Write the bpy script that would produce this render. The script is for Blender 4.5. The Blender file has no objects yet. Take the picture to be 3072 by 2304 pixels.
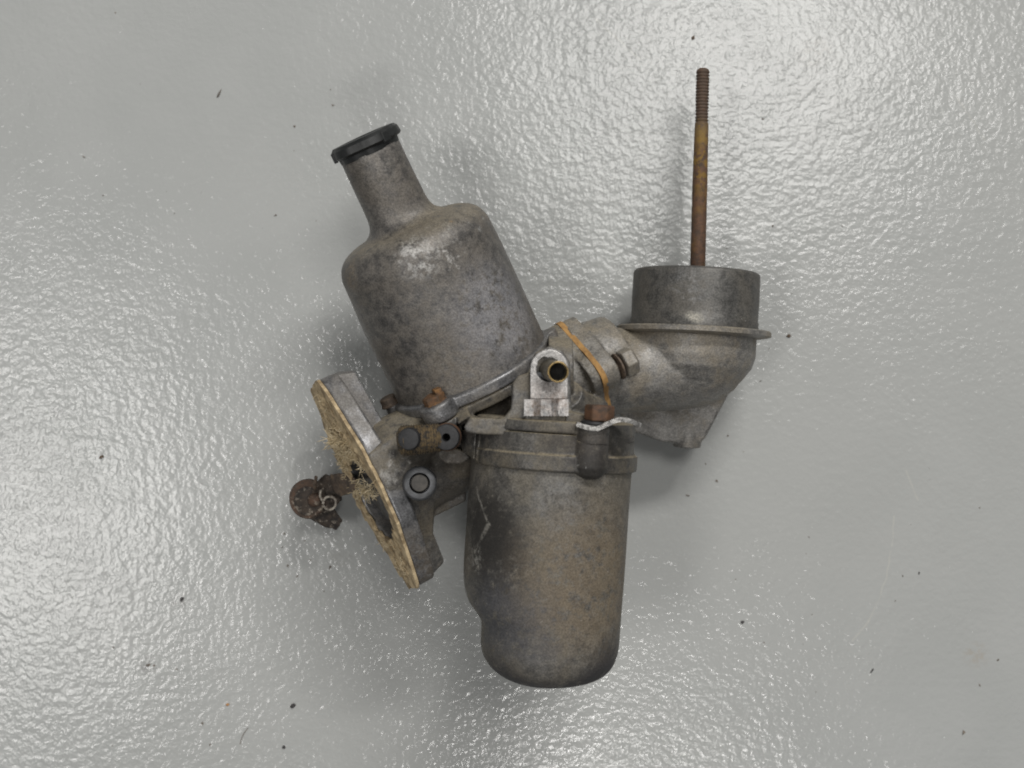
import bpy, bmesh, math, random
from mathutils import Vector, noise
random.seed(7)
scene = bpy.context.scene
CM = 0.01                       # everything below is laid out in centimetres

# ------------------------------------------------------------------ camera
D = 45.0                        # camera height above the floor, cm
F = 1200.0                      # focal length in pixels of the 1024 px wide picture
cam_data = bpy.data.cameras.new("camera")
cam_data.sensor_width = 36.0
cam_data.lens = F / 1024.0 * 36.0
cam_data.clip_start = 0.01
cam_data.clip_end = 50.0
cam_data.dof.use_dof = True
cam_data.dof.focus_distance = (D - 6.0) * CM
cam_data.dof.aperture_fstop = 13.0
cam = bpy.data.objects.new("camera", cam_data)
scene.collection.objects.link(cam)
cam.location = (0, 0, D * CM)
scene.camera = cam

# ------------------------------------------------------------------ light
world = bpy.data.worlds.new("World")
scene.world = world
world.use_nodes = True
world.node_tree.nodes["Background"].inputs[0].default_value = (0.93, 0.96, 1.0, 1)
world.node_tree.nodes["Background"].inputs[1].default_value = 0.10

def overhead_light(name, x, y, sx, sy, rot, power, col=(1.0, 0.98, 0.95)):
    l = bpy.data.lights.new(name, 'AREA')
    l.shape = 'RECTANGLE'; l.size = sx; l.size_y = sy
    l.energy = power; l.color = col
    o = bpy.data.objects.new(name, l)
    scene.collection.objects.link(o)
    o.location = (x, y, 2.4); o.rotation_euler = (0, 0, rot)
    return o
overhead_light("overhead_light", 0.52, 0.80, 0.85, 0.60, 0.15, 19)
overhead_light("overhead_light", 0.9, 2.4, 1.4, 0.35, 0.1, 100)  # added fill lamp, no such source seen; gives diffuse light from the +y side
overhead_light("overhead_light", -1.14, -0.33, 0.50, 0.75, 0.1, 16)
overhead_light("overhead_light", 0.24, -1.14, 0.36, 0.22, 0.1, 10)
scene.view_settings.view_transform = 'Standard'
scene.view_settings.look = 'None'
scene.view_settings.exposure = 0.0
scene.view_settings.gamma = 1.0
scene.cycles.filter_width = 1.9
scene.cycles.max_bounces = 6
scene.cycles.use_denoising = True

# ------------------------------------------------------------------ helpers
def W(px, py, z):
    """picture pixel (1024 x 768) at height z cm -> point in cm"""
    k = (D - z) / F
    return Vector(((px - 512.0) * k, (384.0 - py) * k, z))

def K(z): return (D - z) / F

def catmull(pts, n=6):
    P = [Vector(p) for p in pts]
    out = []
    for i in range(len(P) - 1):
        p0 = P[i - 1] if i > 0 else P[i] * 2 - P[i + 1]
        p1, p2 = P[i], P[i + 1]
        p3 = P[i + 2] if i + 2 < len(P) else P[i + 1] * 2 - P[i]
        for k in range(n):
            t = k / n
            out.append(0.5 * ((2 * p1) + (p2 - p0) * t + (2 * p0 - 5 * p1 + 4 * p2 - p3) * t * t + (3 * p1 - p0 - 3 * p2 + p3) * t ** 3))
    out.append(P[-1].copy())
    return out

def frame(axis, ref=None):
    a = Vector(axis).normalized()
    r = Vector(ref) if ref is not None else (Vector((0, 0, 1)) if abs(a.z) < 0.9 else Vector((1, 0, 0)))
    u = (r - a * r.dot(a)).normalized()
    return a, u, a.cross(u)

class MB:
    def __init__(s): s.v = []; s.f = []
    def add(s, vs, fs):
        o = len(s.v)
        s.v += [Vector(v) for v in vs]
        s.f += [tuple(i + o for i in f) for f in fs]
        return s
    def rings(s, rings, cap0=True, cap1=True, closed=True):
        n = len(rings[0]); vs = [p for r in rings for p in r]; fs = []
        for i in range(len(rings) - 1):
            for j in range(n if closed else n - 1):
                k = (j + 1) % n
                fs.append((i * n + j, i * n + k, (i + 1) * n + k, (i + 1) * n + j))
        if cap0: fs.append(tuple(reversed(range(n))))
        if cap1: fs.append(tuple(range((len(rings) - 1) * n, len(rings) * n)))
        return s.add(vs, fs)
    def lathe(s, p, axis, prof, seg=48, cap0=True, cap1=True, wob=0.0, ref=None, smooth=0, phase=0.0):
        a, u, w = frame(axis, ref)
        if smooth: prof = [(q.x, q.y) for q in catmull([(t, r, 0) for t, r in prof], smooth)]
        R = []
        for t, r in prof:
            ring = []
            for j in range(seg):
                th = 2 * math.pi * j / seg + phase
                q = Vector(p) + a * t + (u * math.cos(th) + w * math.sin(th)) * max(r, 1e-3)
                if wob: q += (q - Vector(p) - a * t).normalized() * noise.noise(q * 0.7) * wob
                ring.append(q)
            R.append(ring)
        return s.rings(R, cap0, cap1)
    def tube(s, pts, rad, seg=12, ref=None, squash=1.0):
        rings = []; u = None
        for i, p in enumerate(pts):
            t = (pts[min(i + 1, len(pts) - 1)] - pts[max(i - 1, 0)]).normalized()
            if u is None: _, u, _ = frame(t, ref)
            u = (u - t * u.dot(t)).normalized(); w = t.cross(u)
            r = rad[i] if isinstance(rad, (list, tuple)) else rad
            rings.append([p + (u * math.cos(2 * math.pi * j / seg) + w * math.sin(2 * math.pi * j / seg) * squash) * r for j in range(seg)])
        return s.rings(rings)
    def prism(s, poly, off):
        n = len(poly); off = Vector(off)
        a = [Vector(p) for p in poly]; b = [p + off for p in a]
        fs = [tuple(range(n)), tuple(reversed(range(n, 2 * n)))]
        for j in range(n):
            k = (j + 1) % n; fs.append((k, j, j + n, k + n))
        return s.add(a + b, fs)
    def slab(s, px, z1, z0):
        """vertical block whose top face has this outline, seen at height z1"""
        return s.prism([W(x, y, z1) for x, y in px], (0, 0, z0 - z1))
    def hull(s, pts):
        bm = bmesh.new()
        for p in pts: bm.verts.new(p)
        r = bmesh.ops.convex_hull(bm, input=bm.verts)
        bmesh.ops.delete(bm, geom=[e for e in r['geom_interior'] if isinstance(e, bmesh.types.BMVert)], context='VERTS')
        bm.verts.index_update()
        s.add([v.co.copy() for v in bm.verts], [tuple(v.index for v in f.verts) for f in bm.faces])
        bm.free(); return s
    def holed(s, outer, inner, off):
        """plate between two outlines with the same count"""
        n = len(outer); off = Vector(off)
        vs = [Vector(p) for p in outer] + [Vector(p) for p in inner]
        vs += [p + off for p in vs]
        fs = []
        for j in range(n):
            k = (j + 1) % n
            fs += [(j, k, n + k, n + j), (2 * n + k, 2 * n + j, 3 * n + j, 3 * n + k),
                   (k, j, 2 * n + j, 2 * n + k), (n + j, n + k, 3 * n + k, 3 * n + j)]
        return s.add(vs, fs)
    def build(s, name, mat, parent, label=None, smooth=True, bevel=0, remesh=0, relax=2, kind=None, cat=None, angle=40, rough=0):
        me = bpy.data.meshes.new(name)
        me.from_pydata([v * CM for v in s.v], [], s.f)
        bm = bmesh.new(); bm.from_mesh(me)
        bmesh.ops.recalc_face_normals(bm, faces=bm.faces)
        if smooth:
            for f in bm.faces: f.smooth = True
            for e in bm.edges:
                if len(e.link_faces) == 2 and e.calc_face_angle(0) > math.radians(angle): e.smooth = False
        bm.to_mesh(me); bm.free()
        me.materials.append(mat)
        o = bpy.data.objects.new(name, me)
        scene.collection.objects.link(o)
        o.parent = parent
        if bevel:
            m = o.modifiers.new("edge", 'BEVEL'); m.width = bevel * CM; m.segments = 3; m.limit_method = 'ANGLE'; m.angle_limit = math.radians(32)
            m.harden_normals = False
        if remesh:
            m = o.modifiers.new("cast", 'REMESH'); m.mode = 'VOXEL'; m.voxel_size = remesh * CM; m.use_smooth_shade = True
            if relax:
                m = o.modifiers.new("relax", 'SMOOTH'); m.factor = 0.5; m.iterations = relax
        if rough:
            tx = bpy.data.textures.get("cast_unevenness") or bpy.data.textures.new("cast_unevenness", 'CLOUDS')
            tx.noise_scale = 0.0035; tx.noise_depth = 3
            m = o.modifiers.new("uneven", 'DISPLACE'); m.texture = tx; m.strength = rough * CM; m.texture_coords = 'LOCAL'; m.mid_level = 0.5
        if label: o["label"] = label
        if kind: o["kind"] = kind
        if cat: o["category"] = cat
        return o

# ------------------------------------------------------------------ materials
class NT:
    def __init__(s, name):
        s.m = bpy.data.materials.new(name); s.m.use_nodes = True
        s.t = s.m.node_tree; s.b = s.t.nodes["Principled BSDF"]
        s.co = s.t.nodes.new("ShaderNodeTexCoord").outputs["Object"]
    def link(s, a, b): s.t.links.new(a, b)
    def noise(s, scale, detail=5, rough=0.6, off=0.0, stretch=None, dist=0.0):
        v = s.co
        if stretch or off:
            mp = s.t.nodes.new("ShaderNodeMapping"); s.link(v, mp.inputs[0])
            mp.inputs[1].default_value = (off, off * .7, off * .3)
            if stretch:
                mp.inputs[2].default_value = (0, 0, stretch[1]); mp.inputs[3].default_value = stretch[0]
            v = mp.outputs[0]
        n = s.t.nodes.new("ShaderNodeTexNoise"); s.link(v, n.inputs["Vector"])
        n.inputs["Scale"].default_value = scale; n.inputs["Detail"].default_value = detail
        n.inputs["Roughness"].default_value = rough; n.inputs["Distortion"].default_value = dist
        return n.outputs["Fac"]
    def ramp(s, fac, lo, hi, a=0.0, b=1.0):
        r = s.t.nodes.new("ShaderNodeMapRange"); r.interpolation_type = 'SMOOTHSTEP'
        s.link(fac, r.inputs[0])
        for i, v in zip((1, 2, 3, 4), (lo, hi, a, b)): r.inputs[i].default_value = v
        return r.outputs[0]
    def math(s, op, a, b=None, clamp=False):
        n = s.t.nodes.new("ShaderNodeMath"); n.operation = op; n.use_clamp = clamp
        for i, x in enumerate((a, b)):
            if x is None: continue
            if isinstance(x, (int, float)): n.inputs[i].default_value = x
            else: s.link(x, n.inputs[i])
        return n.outputs[0]
    def mix(s, fac, a, b):
        n = s.t.nodes.new("ShaderNodeMix"); n.data_type = 'RGBA'
        if isinstance(fac, (int, float)): n.inputs[0].default_value = fac
        else: s.link(fac, n.inputs[0])
        for i, x in ((6, a), (7, b)):
            if isinstance(x, tuple): n.inputs[i].default_value = (*x, 1)
            else: s.link(x, n.inputs[i])
        return n.outputs[2]
    def spot(s, p, r, soft=1.0):
        """1 inside a sphere of radius r cm about p, fading outwards"""
        n = s.t.nodes.new("ShaderNodeVectorMath"); n.operation = 'DISTANCE'
        s.link(s.co, n.inputs[0]); n.inputs[1].default_value = Vector(p) * CM
        return s.ramp(n.outputs["Value"], r * CM * (1 - 0.6 * soft), r * CM * (1 + 0.25 * soft), 1, 0)
    def seg(s, p, q, w):
        """1 on the straight scratch from p to q, w cm wide"""
        p = Vector(p) * CM; d = Vector(q) * CM - p
        def vm(op, a, b=None, sc=None):
            n = s.t.nodes.new("ShaderNodeVectorMath"); n.operation = op
            for i, x in enumerate((a, b)):
                if x is None: continue
                if isinstance(x, Vector): n.inputs[i].default_value = x
                else: s.link(x, n.inputs[i])
            if sc is not None: s.link(sc, n.inputs["Scale"])
            return n
        wob = s.t.nodes.new("ShaderNodeTexNoise"); s.link(s.co, wob.inputs["Vector"]); wob.inputs["Scale"].default_value = 160
        wv = vm('SUBTRACT', wob.outputs["Color"], Vector((.5, .5, .5))).outputs[0]
        ws = vm('SCALE', wv); ws.inputs["Scale"].default_value = .0018
        x = vm('SUBTRACT', vm('ADD', s.co, ws.outputs[0]).outputs[0], p).outputs[0]
        t = s.math('DIVIDE', vm('DOT_PRODUCT', x, d).outputs["Value"], d.length_squared)
        t = s.math('MINIMUM', s.math('MAXIMUM', t, 0.0), 1.0)
        n = vm('SCALE', d, None, t)
        return s.ramp(vm('DISTANCE', x, n.outputs[0]).outputs["Value"], w * CM * .4, w * CM, 1, 0)
    def bump(s, h, dist, strength=1.0, prev=None):
        n = s.t.nodes.new("ShaderNodeBump"); s.link(h, n.inputs["Height"])
        n.inputs["Distance"].default_value = dist * CM; n.inputs["Strength"].default_value = strength
        if prev: s.link(prev, n.inputs["Normal"])
        return n.outputs[0]
    def set(s, name, v):
        if isinstance(v, tuple): s.b.inputs[name].default_value = (*v, 1)
        elif isinstance(v, (int, float)): s.b.inputs[name].default_value = v
        else: s.link(v, s.b.inputs[name])
        return s

def cast_metal(name, c1=(0.30, 0.295, 0.29), c2=(0.17, 0.168, 0.17), dirt=(0.17, 0.135, 0.09), dirt_amt=0.45,
               metallic=0.6, rough=0.45, white=0.35, patches=(), seed=0.0, scale=1.0, bump=0.012, dark=0.35, grain=None, gain=0.5, scratches=(), dust=0.0):
    n = NT(name)
    big = n.noise(75 * scale, 4, 0.55, seed)
    mid = n.noise(330 * scale, 6, 0.7, seed + .3)
    fine = n.noise(1500, 4, 0.7, seed + .6)
    c1, c2, dirt = (tuple(x * gain for x in c) for c in (c1, c2, dirt))
    col = n.mix(n.ramp(mid, .34, .66), c2, c1)
    col = n.mix(n.math('MULTIPLY', n.ramp(fine, .48, .72), .3), col, tuple(min(1, x * 1.5) for x in c1))
    d = n.math('MULTIPLY', n.ramp(n.math('ADD', n.math('MULTIPLY', big, .65), n.math('MULTIPLY', mid, .35)), .43, .60), dirt_amt)
    col = n.mix(d, col, dirt)
    ww = None
    for p, r, c, amt, thr in patches:
        m = n.math('MULTIPLY', n.spot(p, r), n.ramp(n.math('ADD', n.math('MULTIPLY', n.noise(420, 6, .75, seed + r), .7), n.math('MULTIPLY', n.noise(140, 3, .6, seed - r), .3)), thr, thr + .14, 0, amt))
        col = n.mix(m, col, c); ww = m if ww is None else n.math('MAXIMUM', ww, m)
    for p, q, w_, c, amt in scratches:
        m = n.math('MULTIPLY', n.seg(p, q, w_), n.ramp(n.noise(700, 4, .7, seed + 8), .36, .5, 0, amt))
        col = n.mix(m, col, c)
    if dust:
        g = n.t.nodes.new("ShaderNodeSeparateXYZ"); n.link(n.t.nodes["Texture Coordinate"].outputs["Normal"], g.inputs[0])
        m = n.math('MULTIPLY', n.ramp(g.outputs["Y"], .35, .85, 0, dust), n.ramp(mid, .3, .5))
        col = n.mix(m, col, (.23, .195, .135)); ww = m if ww is None else n.math('MAXIMUM', ww, m)
    fl = n.ramp(n.noise(1800, 4, .75, seed + 3.3), .34, .66, .70, 1.30)
    vm_ = n.t.nodes.new("ShaderNodeVectorMath"); vm_.operation = 'SCALE'; n.link(col, vm_.inputs[0]); n.link(fl, vm_.inputs["Scale"]); col = vm_.outputs[0]
    sp = n.math('MULTIPLY', n.ramp(n.noise(950, 3, .75, seed + 2), .66, .74), n.ramp(n.noise(120, 2, .5, seed + 5), .5, .62))
    col = n.mix(n.math('MULTIPLY', sp, white), col, (.55, .54, .52))
    pit = n.ramp(n.noise(640, 5, .8, seed + 4), .61, .74)
    col = n.mix(n.math('MULTIPLY', pit, dark), col, (.035, .032, .03))
    n.set("Base Color", col)
    cover = n.math('ADD', d, sp, True)
    if ww is not None: cover = n.math('ADD', cover, ww, True)
    n.set("Metallic", n.math('MULTIPLY', n.math('SUBTRACT', 1.0, cover, True), metallic))
    n.set("Roughness", n.math('ADD', n.math('MULTIPLY', mid, .3), n.math('ADD', n.math('MULTIPLY', cover, .2), rough - .15)))
    b1 = n.bump(mid, bump * 1.2, .8)
    n.set("Normal", n.bump(fine, bump * .35, .8, b1))
    return n.m

def rust_metal(name, c1=(.11, .058, .034), c2=(.05, .032, .022), c3=(.16, .075, .03), amt3=.3, seed=0.0, bump=.02, extra=()):
    n = NT(name)
    mid = n.noise(420, 6, .7, seed); fine = n.noise(1500, 4, .7, seed + 1)
    col = n.mix(n.ramp(mid, .38, .62), c2, c1)
    col = n.mix(n.math('MULTIPLY', n.ramp(n.noise(160, 4, .6, seed + 2), .48, .62), amt3), col, c3)
    for p, r, c, amt, thr in extra:
        col = n.mix(n.math('MULTIPLY', n.spot(p, r), n.ramp(n.noise(420, 6, .72, seed + r), thr, thr + .09, 0, amt)), col, c)
    col = n.mix(n.math('MULTIPLY', n.ramp(fine, .58, .72), .5), col, (.03, .022, .018))
    n.set("Base Color", col).set("Metallic", .15).set("Roughness", .72)
    n.set("Normal", n.bump(fine, bump * .4, .8, n.bump(mid, bump, .8)))
    return n.m

def plain(name, c1, c2, rough=.6, metallic=0.0, scale=500, bump=.01, seed=0.0, stretch=None):
    n = NT(name)
    mid = n.noise(scale, 5, .7, seed, stretch=stretch)
    n.set("Base Color", n.mix(n.ramp(mid, .36, .64), c2, c1)).set("Metallic", metallic).set("Roughness", rough)
    n.set("Normal", n.bump(mid, bump, .8))
    return n.m

# -- key places of the carburettor ------------------------------------------
bdir = Vector((.87, .417, -.245)).normalized()      # along the bore, towards the elbow
adir = Vector((-.41, .885, .24)).normalized()       # up the dashpot
cdir = bdir.cross(adir).normalized()                # towards the viewer
Bs = W(470.3, 367.5, 4.6); Be = W(370, 152, 6.6)
bell_axis = (Be - Bs).normalized(); BL = (Be - Bs).length
G = W(580.5, 372, 3.6)
T = W(366, 484, 5.4)

# -- floor --------------------------------------------------------------------
def floor_material():
    n = NT("painted_floor")
    a = n.noise(26, 3, .5); b = n.noise(4, 3, .5, 3.0)
    col = n.mix(n.ramp(a, .3, .7), (.362, .371, .362), (.382, .390, .381))
    col = n.mix(n.math('MULTIPLY', n.ramp(b, .35, .65), .4), col, (.368, .370, .355))
    sp = n.ramp(n.noise(520, 2, .5, 7.0), .765, .79)
    col = n.mix(n.math('MULTIPLY', sp, .55), col, (.10, .085, .075))
    for p, q in (((894, 516), (892, 546)), ((892, 546), (887, 575)), ((887, 575), (879, 599)), ((879, 599), (868, 622)), ((868, 622), (853, 641)), ((596, 20), (640, 60)), ((906, 470), (918, 500)), ((955, 95), (985, 140))):
        col = n.mix(n.math('MULTIPLY', n.seg(W(*p, 0), W(*q, 0), .045), .30), col, (.50, .49, .44))
    for x, y, r, c, a_ in ((976, 655, .5, (.33, .28, .22), .35), (148, 665, .4, (.16, .155, .15), .6), (180, 600, .4, (.20, .19, .18), .5), (62, 410, .35, (.2, .2, .2), .45), (815, 52, .7, (.3, .28, .24), .25), (340, 556, .5, (.26, .25, .23), .3)):
        m = n.math('MULTIPLY', n.spot(W(x, y, 0), r), n.ramp(n.noise(330, 5, .7, x), .42, .6, 0, a_)); col = n.mix(m, col, c)
    n.set("Base Color", col).set("Roughness", .155).set("IOR", 1.46)
    n1 = n.noise(400, 2.0, .5, .5)
    n2 = n.noise(1000, 2, .5, 1.7)
    n3 = n.noise(170, 1.5, .5, 9.5)
    mask = n.ramp(n.noise(14, 3, .6, 5.0), .34, .66, .7, 1.15)
    h = n.math('MULTIPLY', n.math('ADD', n1, n.math('ADD', n.math('MULTIPLY', n2, .22), n.math('MULTIPLY', n3, .55))), mask)
    n.set("Normal", n.bump(h, .031, 1.0))
    return n.m
fl = bpy.data.meshes.new("floor")
fl.from_pydata([(-2.5, -2.5, 0), (2.5, -2.5, 0), (2.5, 2.5, 0), (-2.5, 2.5, 0)], [], [(0, 1, 2, 3)])
fl.materials.append(floor_material())
flo = bpy.data.objects.new("floor", fl); scene.collection.objects.link(flo)
flo["kind"] = "structure"

# -- material instances --------------------------------------------------------
sh = Bs + bell_axis * BL * .60 + cdir * 2.2
M_bell = cast_metal(gain=.57, dust=.5, name="weathered_dashpot_alloy", c1=(.37, .345, .315), c2=(.17, .162, .155), dirt=(.185, .158, .125), dirt_amt=.55, metallic=.6, rough=.47,
    patches=((W(419, 258, 8.0), .75, (.46, .45, .43), .95, .46), (W(412, 243, 7.9), .5, (.42, .41, .38), .95, .47), (W(437, 232, 7.9), .5, (.42, .41, .38), .9, .48), (W(448, 252, 8.1), .8, (.42, .41, .39), .8, .52), (W(360, 275, 6.8), .5, (.20, .15, .09), .7, .42), (W(488, 215, 7), .9, (.45, .45, .43), .7, .52), (W(451, 223, 7.6), .08, (.42, .22, .05), .7, .40), (W(425, 225, 7.6), 1.0, (.17, .15, .12), .6, .42), (W(450, 375, 7.3), 1.4, (.135, .115, .09), .6, .42), (W(505, 312, 7.3), 1.9, (.235, .235, .25), .6, .38), (W(430, 310, 7.4), 1.5, (.06, .06, .065), .45, .47), (W(405, 190, 7.5), .8, (.075, .07, .07), .5, .45)), white=.25, dark=.3)
M_body = cast_metal(gain=.58, dust=.6, patches=((W(453, 455, 6.5), .85, (.05, .04, .03), .8, .36), (W(450, 487, 5.4), 1.0, (.06, .05, .038), .8, .36), (W(405, 545, 6), 1.3, (.09, .075, .055), .6, .4), (W(488, 402, 5.0), 1.3, (.022, .018, .014), .85, .33), (W(500, 392, 6.2), .8, (.03, .025, .02), .8, .36), (W(588, 392, 4.8), .6, (.06, .05, .04), .7, .40), (W(470, 428, 7.8), .5, (.06, .05, .035), .7, .4), (W(393, 453, 7.1), .22, (.015, .013, .011), .95, .25), (W(415, 457, 6.9), .5, (.03, .026, .02), .85, .34), (W(436, 462, 6.4), .5, (.03, .026, .02), .85, .34), (W(398, 470, 7.2), .75, (.36, .345, .32), .8, .49), (W(384, 480, 7.2), .5, (.32, .31, .29), .7, .47), (W(590, 355, 5), 1.3, (.33, .315, .285), .75, .42)), name="dusty_shaded_cast_alloy", c1=(.30, .29, .275), c2=(.16, .155, .15), dirt=(.22, .185, .13), dirt_amt=.75, metallic=.5, rough=.5, seed=1.3, white=.5)  # some dark patches paint shade: hollow under rim, slot, boss recess, under hose
M_flange = cast_metal(gain=.68, name="bright_worn_flange_alloy", c1=(.38, .38, .39), c2=(.21, .21, .215), dirt=(.19, .165, .13), dirt_amt=.55, metallic=.7, rough=.42, seed=2.1, white=.6,
    patches=((W(419, 560, 5.5), 1.8, (.065, .052, .038), .8, .40), (W(345, 395, 7), 1.0, (.12, .11, .095), .6, .44), (W(372, 470, 7.3), .8, (.14, .125, .10), .6, .44)))
M_elbow = cast_metal(gain=.66, dust=.35, name="stained_elbow_alloy", c1=(.42, .405, .38), c2=(.26, .25, .235), dirt=(.27, .22, .145), dirt_amt=.6, metallic=.55, rough=.47, seed=3.7, white=.8, bump=.022, dark=.5)
M_cup = cast_metal(gain=.54, name="dull_cup_alloy", c1=(.25, .243, .23), c2=(.13, .127, .12), dirt=(.16, .14, .11), dirt_amt=.55, metallic=.55, rough=.48, seed=4.4, white=.7,
    grain=((.35, 1, 1), 0), patches=((W(697, 318, 5.1), .22, (.36, .34, .29), .9, .40), (W(690, 316, 5.1), .18, (.36, .34, .29), .9, .40), (W(690, 288, 5.1), .7, (.24, .24, .24), .6, .50)))
M_bowl = cast_metal(gain=.5, dust=.5, name="grimy_shaded_bowl_alloy", c1=(.34, .322, .29), c2=(.15, .142, .13), dirt=(.27, .23, .165), dirt_amt=.5, metallic=.35, rough=.55, seed=5.2, white=.5,
    dark=.85,
    patches=((W(488, 525, 8.5), 1.45, (.016, .014, .012), .95, .35), (W(500, 565, 8.6), 1.4, (.018, .016, .014), .9, .37), (W(545, 640, 9.2), 1.1, (.06, .06, .066), .6, .42), (W(560, 505, 9.3), .9, (.19, .19, .19), .5, .45), (W(505, 620, 8.6), 1.5, (.052, .053, .06), .8, .37), (W(498, 684, 8.1), 1.15, (.026, .025, .028), .78, .36), (W(522, 690, 8.1), 1.15, (.026, .025, .028), .78, .36), (W(548, 692, 8.1), 1.15, (.026, .025, .028), .78, .36), (W(575, 691, 8.1), 1.15, (.026, .025, .028), .78, .36), (W(600, 684, 8.1), 1.15, (.026, .025, .028), .78, .36), (W(616, 668, 8.1), 1.15, (.026, .025, .028), .78, .36), (W(545, 600, 9.2), .8, (.07, .07, .075), .6, .42), (W(600, 530, 9.0), .6, (.06, .062, .07), .7, .5),  # spots along the bottom: grime plus painted shade of the downturned end
             (W(470, 560, 8), .6, (.33, .32, .29), .6, .5), (W(595, 580, 9), 2.6, (.145, .112, .072), .7, .38)),
    scratches=((W(476, 488, 7.9), (W(489, 524, 8.5)), .07, (.19, .18, .16), .8), (W(489, 524, 8.5), W(476, 552, 8.0), .10, (.19, .18, .16), .7), (W(490, 531, 8.4), W(528, 512, 9.1), .04, (.16, .15, .13), .6), (W(472, 560, 7.9), W(488, 575, 8.3), .05, (.17, .16, .14), .6), (W(471, 545, 7.8), W(484, 590, 8.2), .05, (.17, .16, .14), .6), (W(584, 520, 9.1), W(592, 508, 9.1), .05, (.05, .05, .055), .8), (W(592, 508, 9.1), W(604, 522, 8.9), .05, (.05, .05, .055), .8)))
M_lid = cast_metal(gain=.52, dust=.85, name="oily_lid_alloy", c1=(.27, .255, .23), c2=(.13, .125, .12), dirt=(.20, .165, .11), dirt_amt=.65, metallic=.5, rough=.45, seed=6.6, white=.4, dark=.75, grain=((1, .3, 1), 0),
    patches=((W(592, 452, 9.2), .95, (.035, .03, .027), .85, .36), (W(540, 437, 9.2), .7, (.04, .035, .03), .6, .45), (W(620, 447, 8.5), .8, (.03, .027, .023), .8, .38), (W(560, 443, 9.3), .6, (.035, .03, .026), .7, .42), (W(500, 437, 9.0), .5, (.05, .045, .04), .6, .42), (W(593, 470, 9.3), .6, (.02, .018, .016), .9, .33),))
M_bracket = cast_metal(gain=.8, name="scratched_bright_plate", c1=(.62, .61, .60), c2=(.34, .33, .32), dirt=(.50, .45, .41), dirt_amt=.3, metallic=.7, rough=.33, seed=7.7, white=.8, dark=.9,
    patches=((W(548, 403, 8.8), .75, (.62, .56, .52), .85, .42), (W(549, 392, 8.8), .6, (.07, .05, .042), .85, .47), (W(549, 384, 9.1), .5, (.16, .14, .13), .6, .42), (W(537, 410, 9.1), .35, (.16, .11, .07), .8, .45), (W(560, 405, 9.1), .4, (.16, .11, .08), .8, .46)))
M_washer = plain("bright_clip_steel", (.46, .45, .43), (.15, .145, .14), .38, .8, 900, .02)
M_brass = plain("tarnished_brass", (.36, .25, .10), (.17, .13, .07), .38, .85, 700, .006)
M_tubegrey = plain("grey_brass_pipe", (.16, .14, .10), (.09, .08, .06), .5, .4, 600, .008)
M_rust = rust_metal("rusty_steel")
M_rust_orange = rust_metal("orange_rusty_screw", (.155, .078, .035), (.07, .042, .024), (.30, .15, .04), .5, 2.0)
M_dirty_screw = rust_metal("dirty_brown_screw", (.15, .11, .08), (.06, .045, .035), (.2, .13, .07), .3, 9.0)
M_stud = rust_metal("rusty_stud_steel", (.12, .062, .034), (.06, .037, .025), (.21, .115, .02), .35, 3.0, .04,
    extra=((W(702, 130, 3.4), .6, (.33, .20, .012), .85, .40), (W(706, 160, 3.4), 1.2, (.25, .15, .015), .6, .48), (W(703, 100, 3.4), 1.6, (.09, .062, .045), .8, .36)))
M_lever = rust_metal("rust_brown_disc", (.095, .055, .035), (.045, .032, .024), (.13, .07, .045), .35, 4.0, .03,
    extra=((W(309, 507, 2), .8, (.36, .31, .25), .9, .53),))
M_lever_dark = rust_metal("oily_black_lever", (.055, .042, .033), (.022, .018, .016), (.1, .07, .045), .25, 5.0, .03,
    extra=((W(326, 512, 2), 1.4, (.38, .33, .27), .9, .54),))
M_gasket = plain("torn_fibre_gasket", (.56, .44, .27), (.22, .16, .09), .95, 0, 230, .06, 1.0)
M_fibre = plain("frayed_gasket_fibre", (.66, .57, .40), (.42, .33, .19), .95, 0, 300, .01, 2.0)
M_orange = plain("orange_paper_gasket", (.44, .25, .085), (.27, .15, .055), .8, 0, 330, .01, 4.0)
M_cap = plain("black_plastic_cap", (.009, .010, .010), (.016, .017, .017), .48, 0, 500, .01)
M_hose = plain("dusty_rubber_hose", (.13, .09, .042), (.022, .02, .018), .85, 0, 900, .03, 5.0)
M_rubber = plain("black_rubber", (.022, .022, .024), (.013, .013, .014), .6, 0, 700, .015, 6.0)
M_pin = plain("grey_steel_pin", (.105, .108, .115), (.07, .071, .073), .5, .5, 600, .006, 7.0)
M_dark = plain("dark_bore_metal", (.13, .125, .125), (.06, .058, .056), .5, .6, 300, .01, 8.0)

# ------------------------------------------------------------------ the carburettor
carb = bpy.data.objects.new("carburettor", None)
scene.collection.objects.link(carb)
carb.location = (0, 0, 0)
carb["label"] = "old grey side-draught carburettor with float chamber, intake elbow and rusty stud lying on the floor"
carb["category"] = "carburettor"

# ---- dashpot -----------------------------------------------------------------
prof = [(0, 2.70), (.2, 2.69), (.4, 2.67), (.53, 2.63), (.572, 2.60), (.61, 2.48), (.637, 2.27), (.654, 2.0), (.663, 1.75), (.670, 1.5), (.683, 1.28), (.705, 1.12), (.74, 1.04), (.80, 1.02), (.97, 1.005), (1.0, .99)]
dash = MB().lathe(Bs, bell_axis, [(t * BL, r) for t, r in prof], 96, smooth=5, wob=.03).build("dashpot", M_bell, carb)
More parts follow.
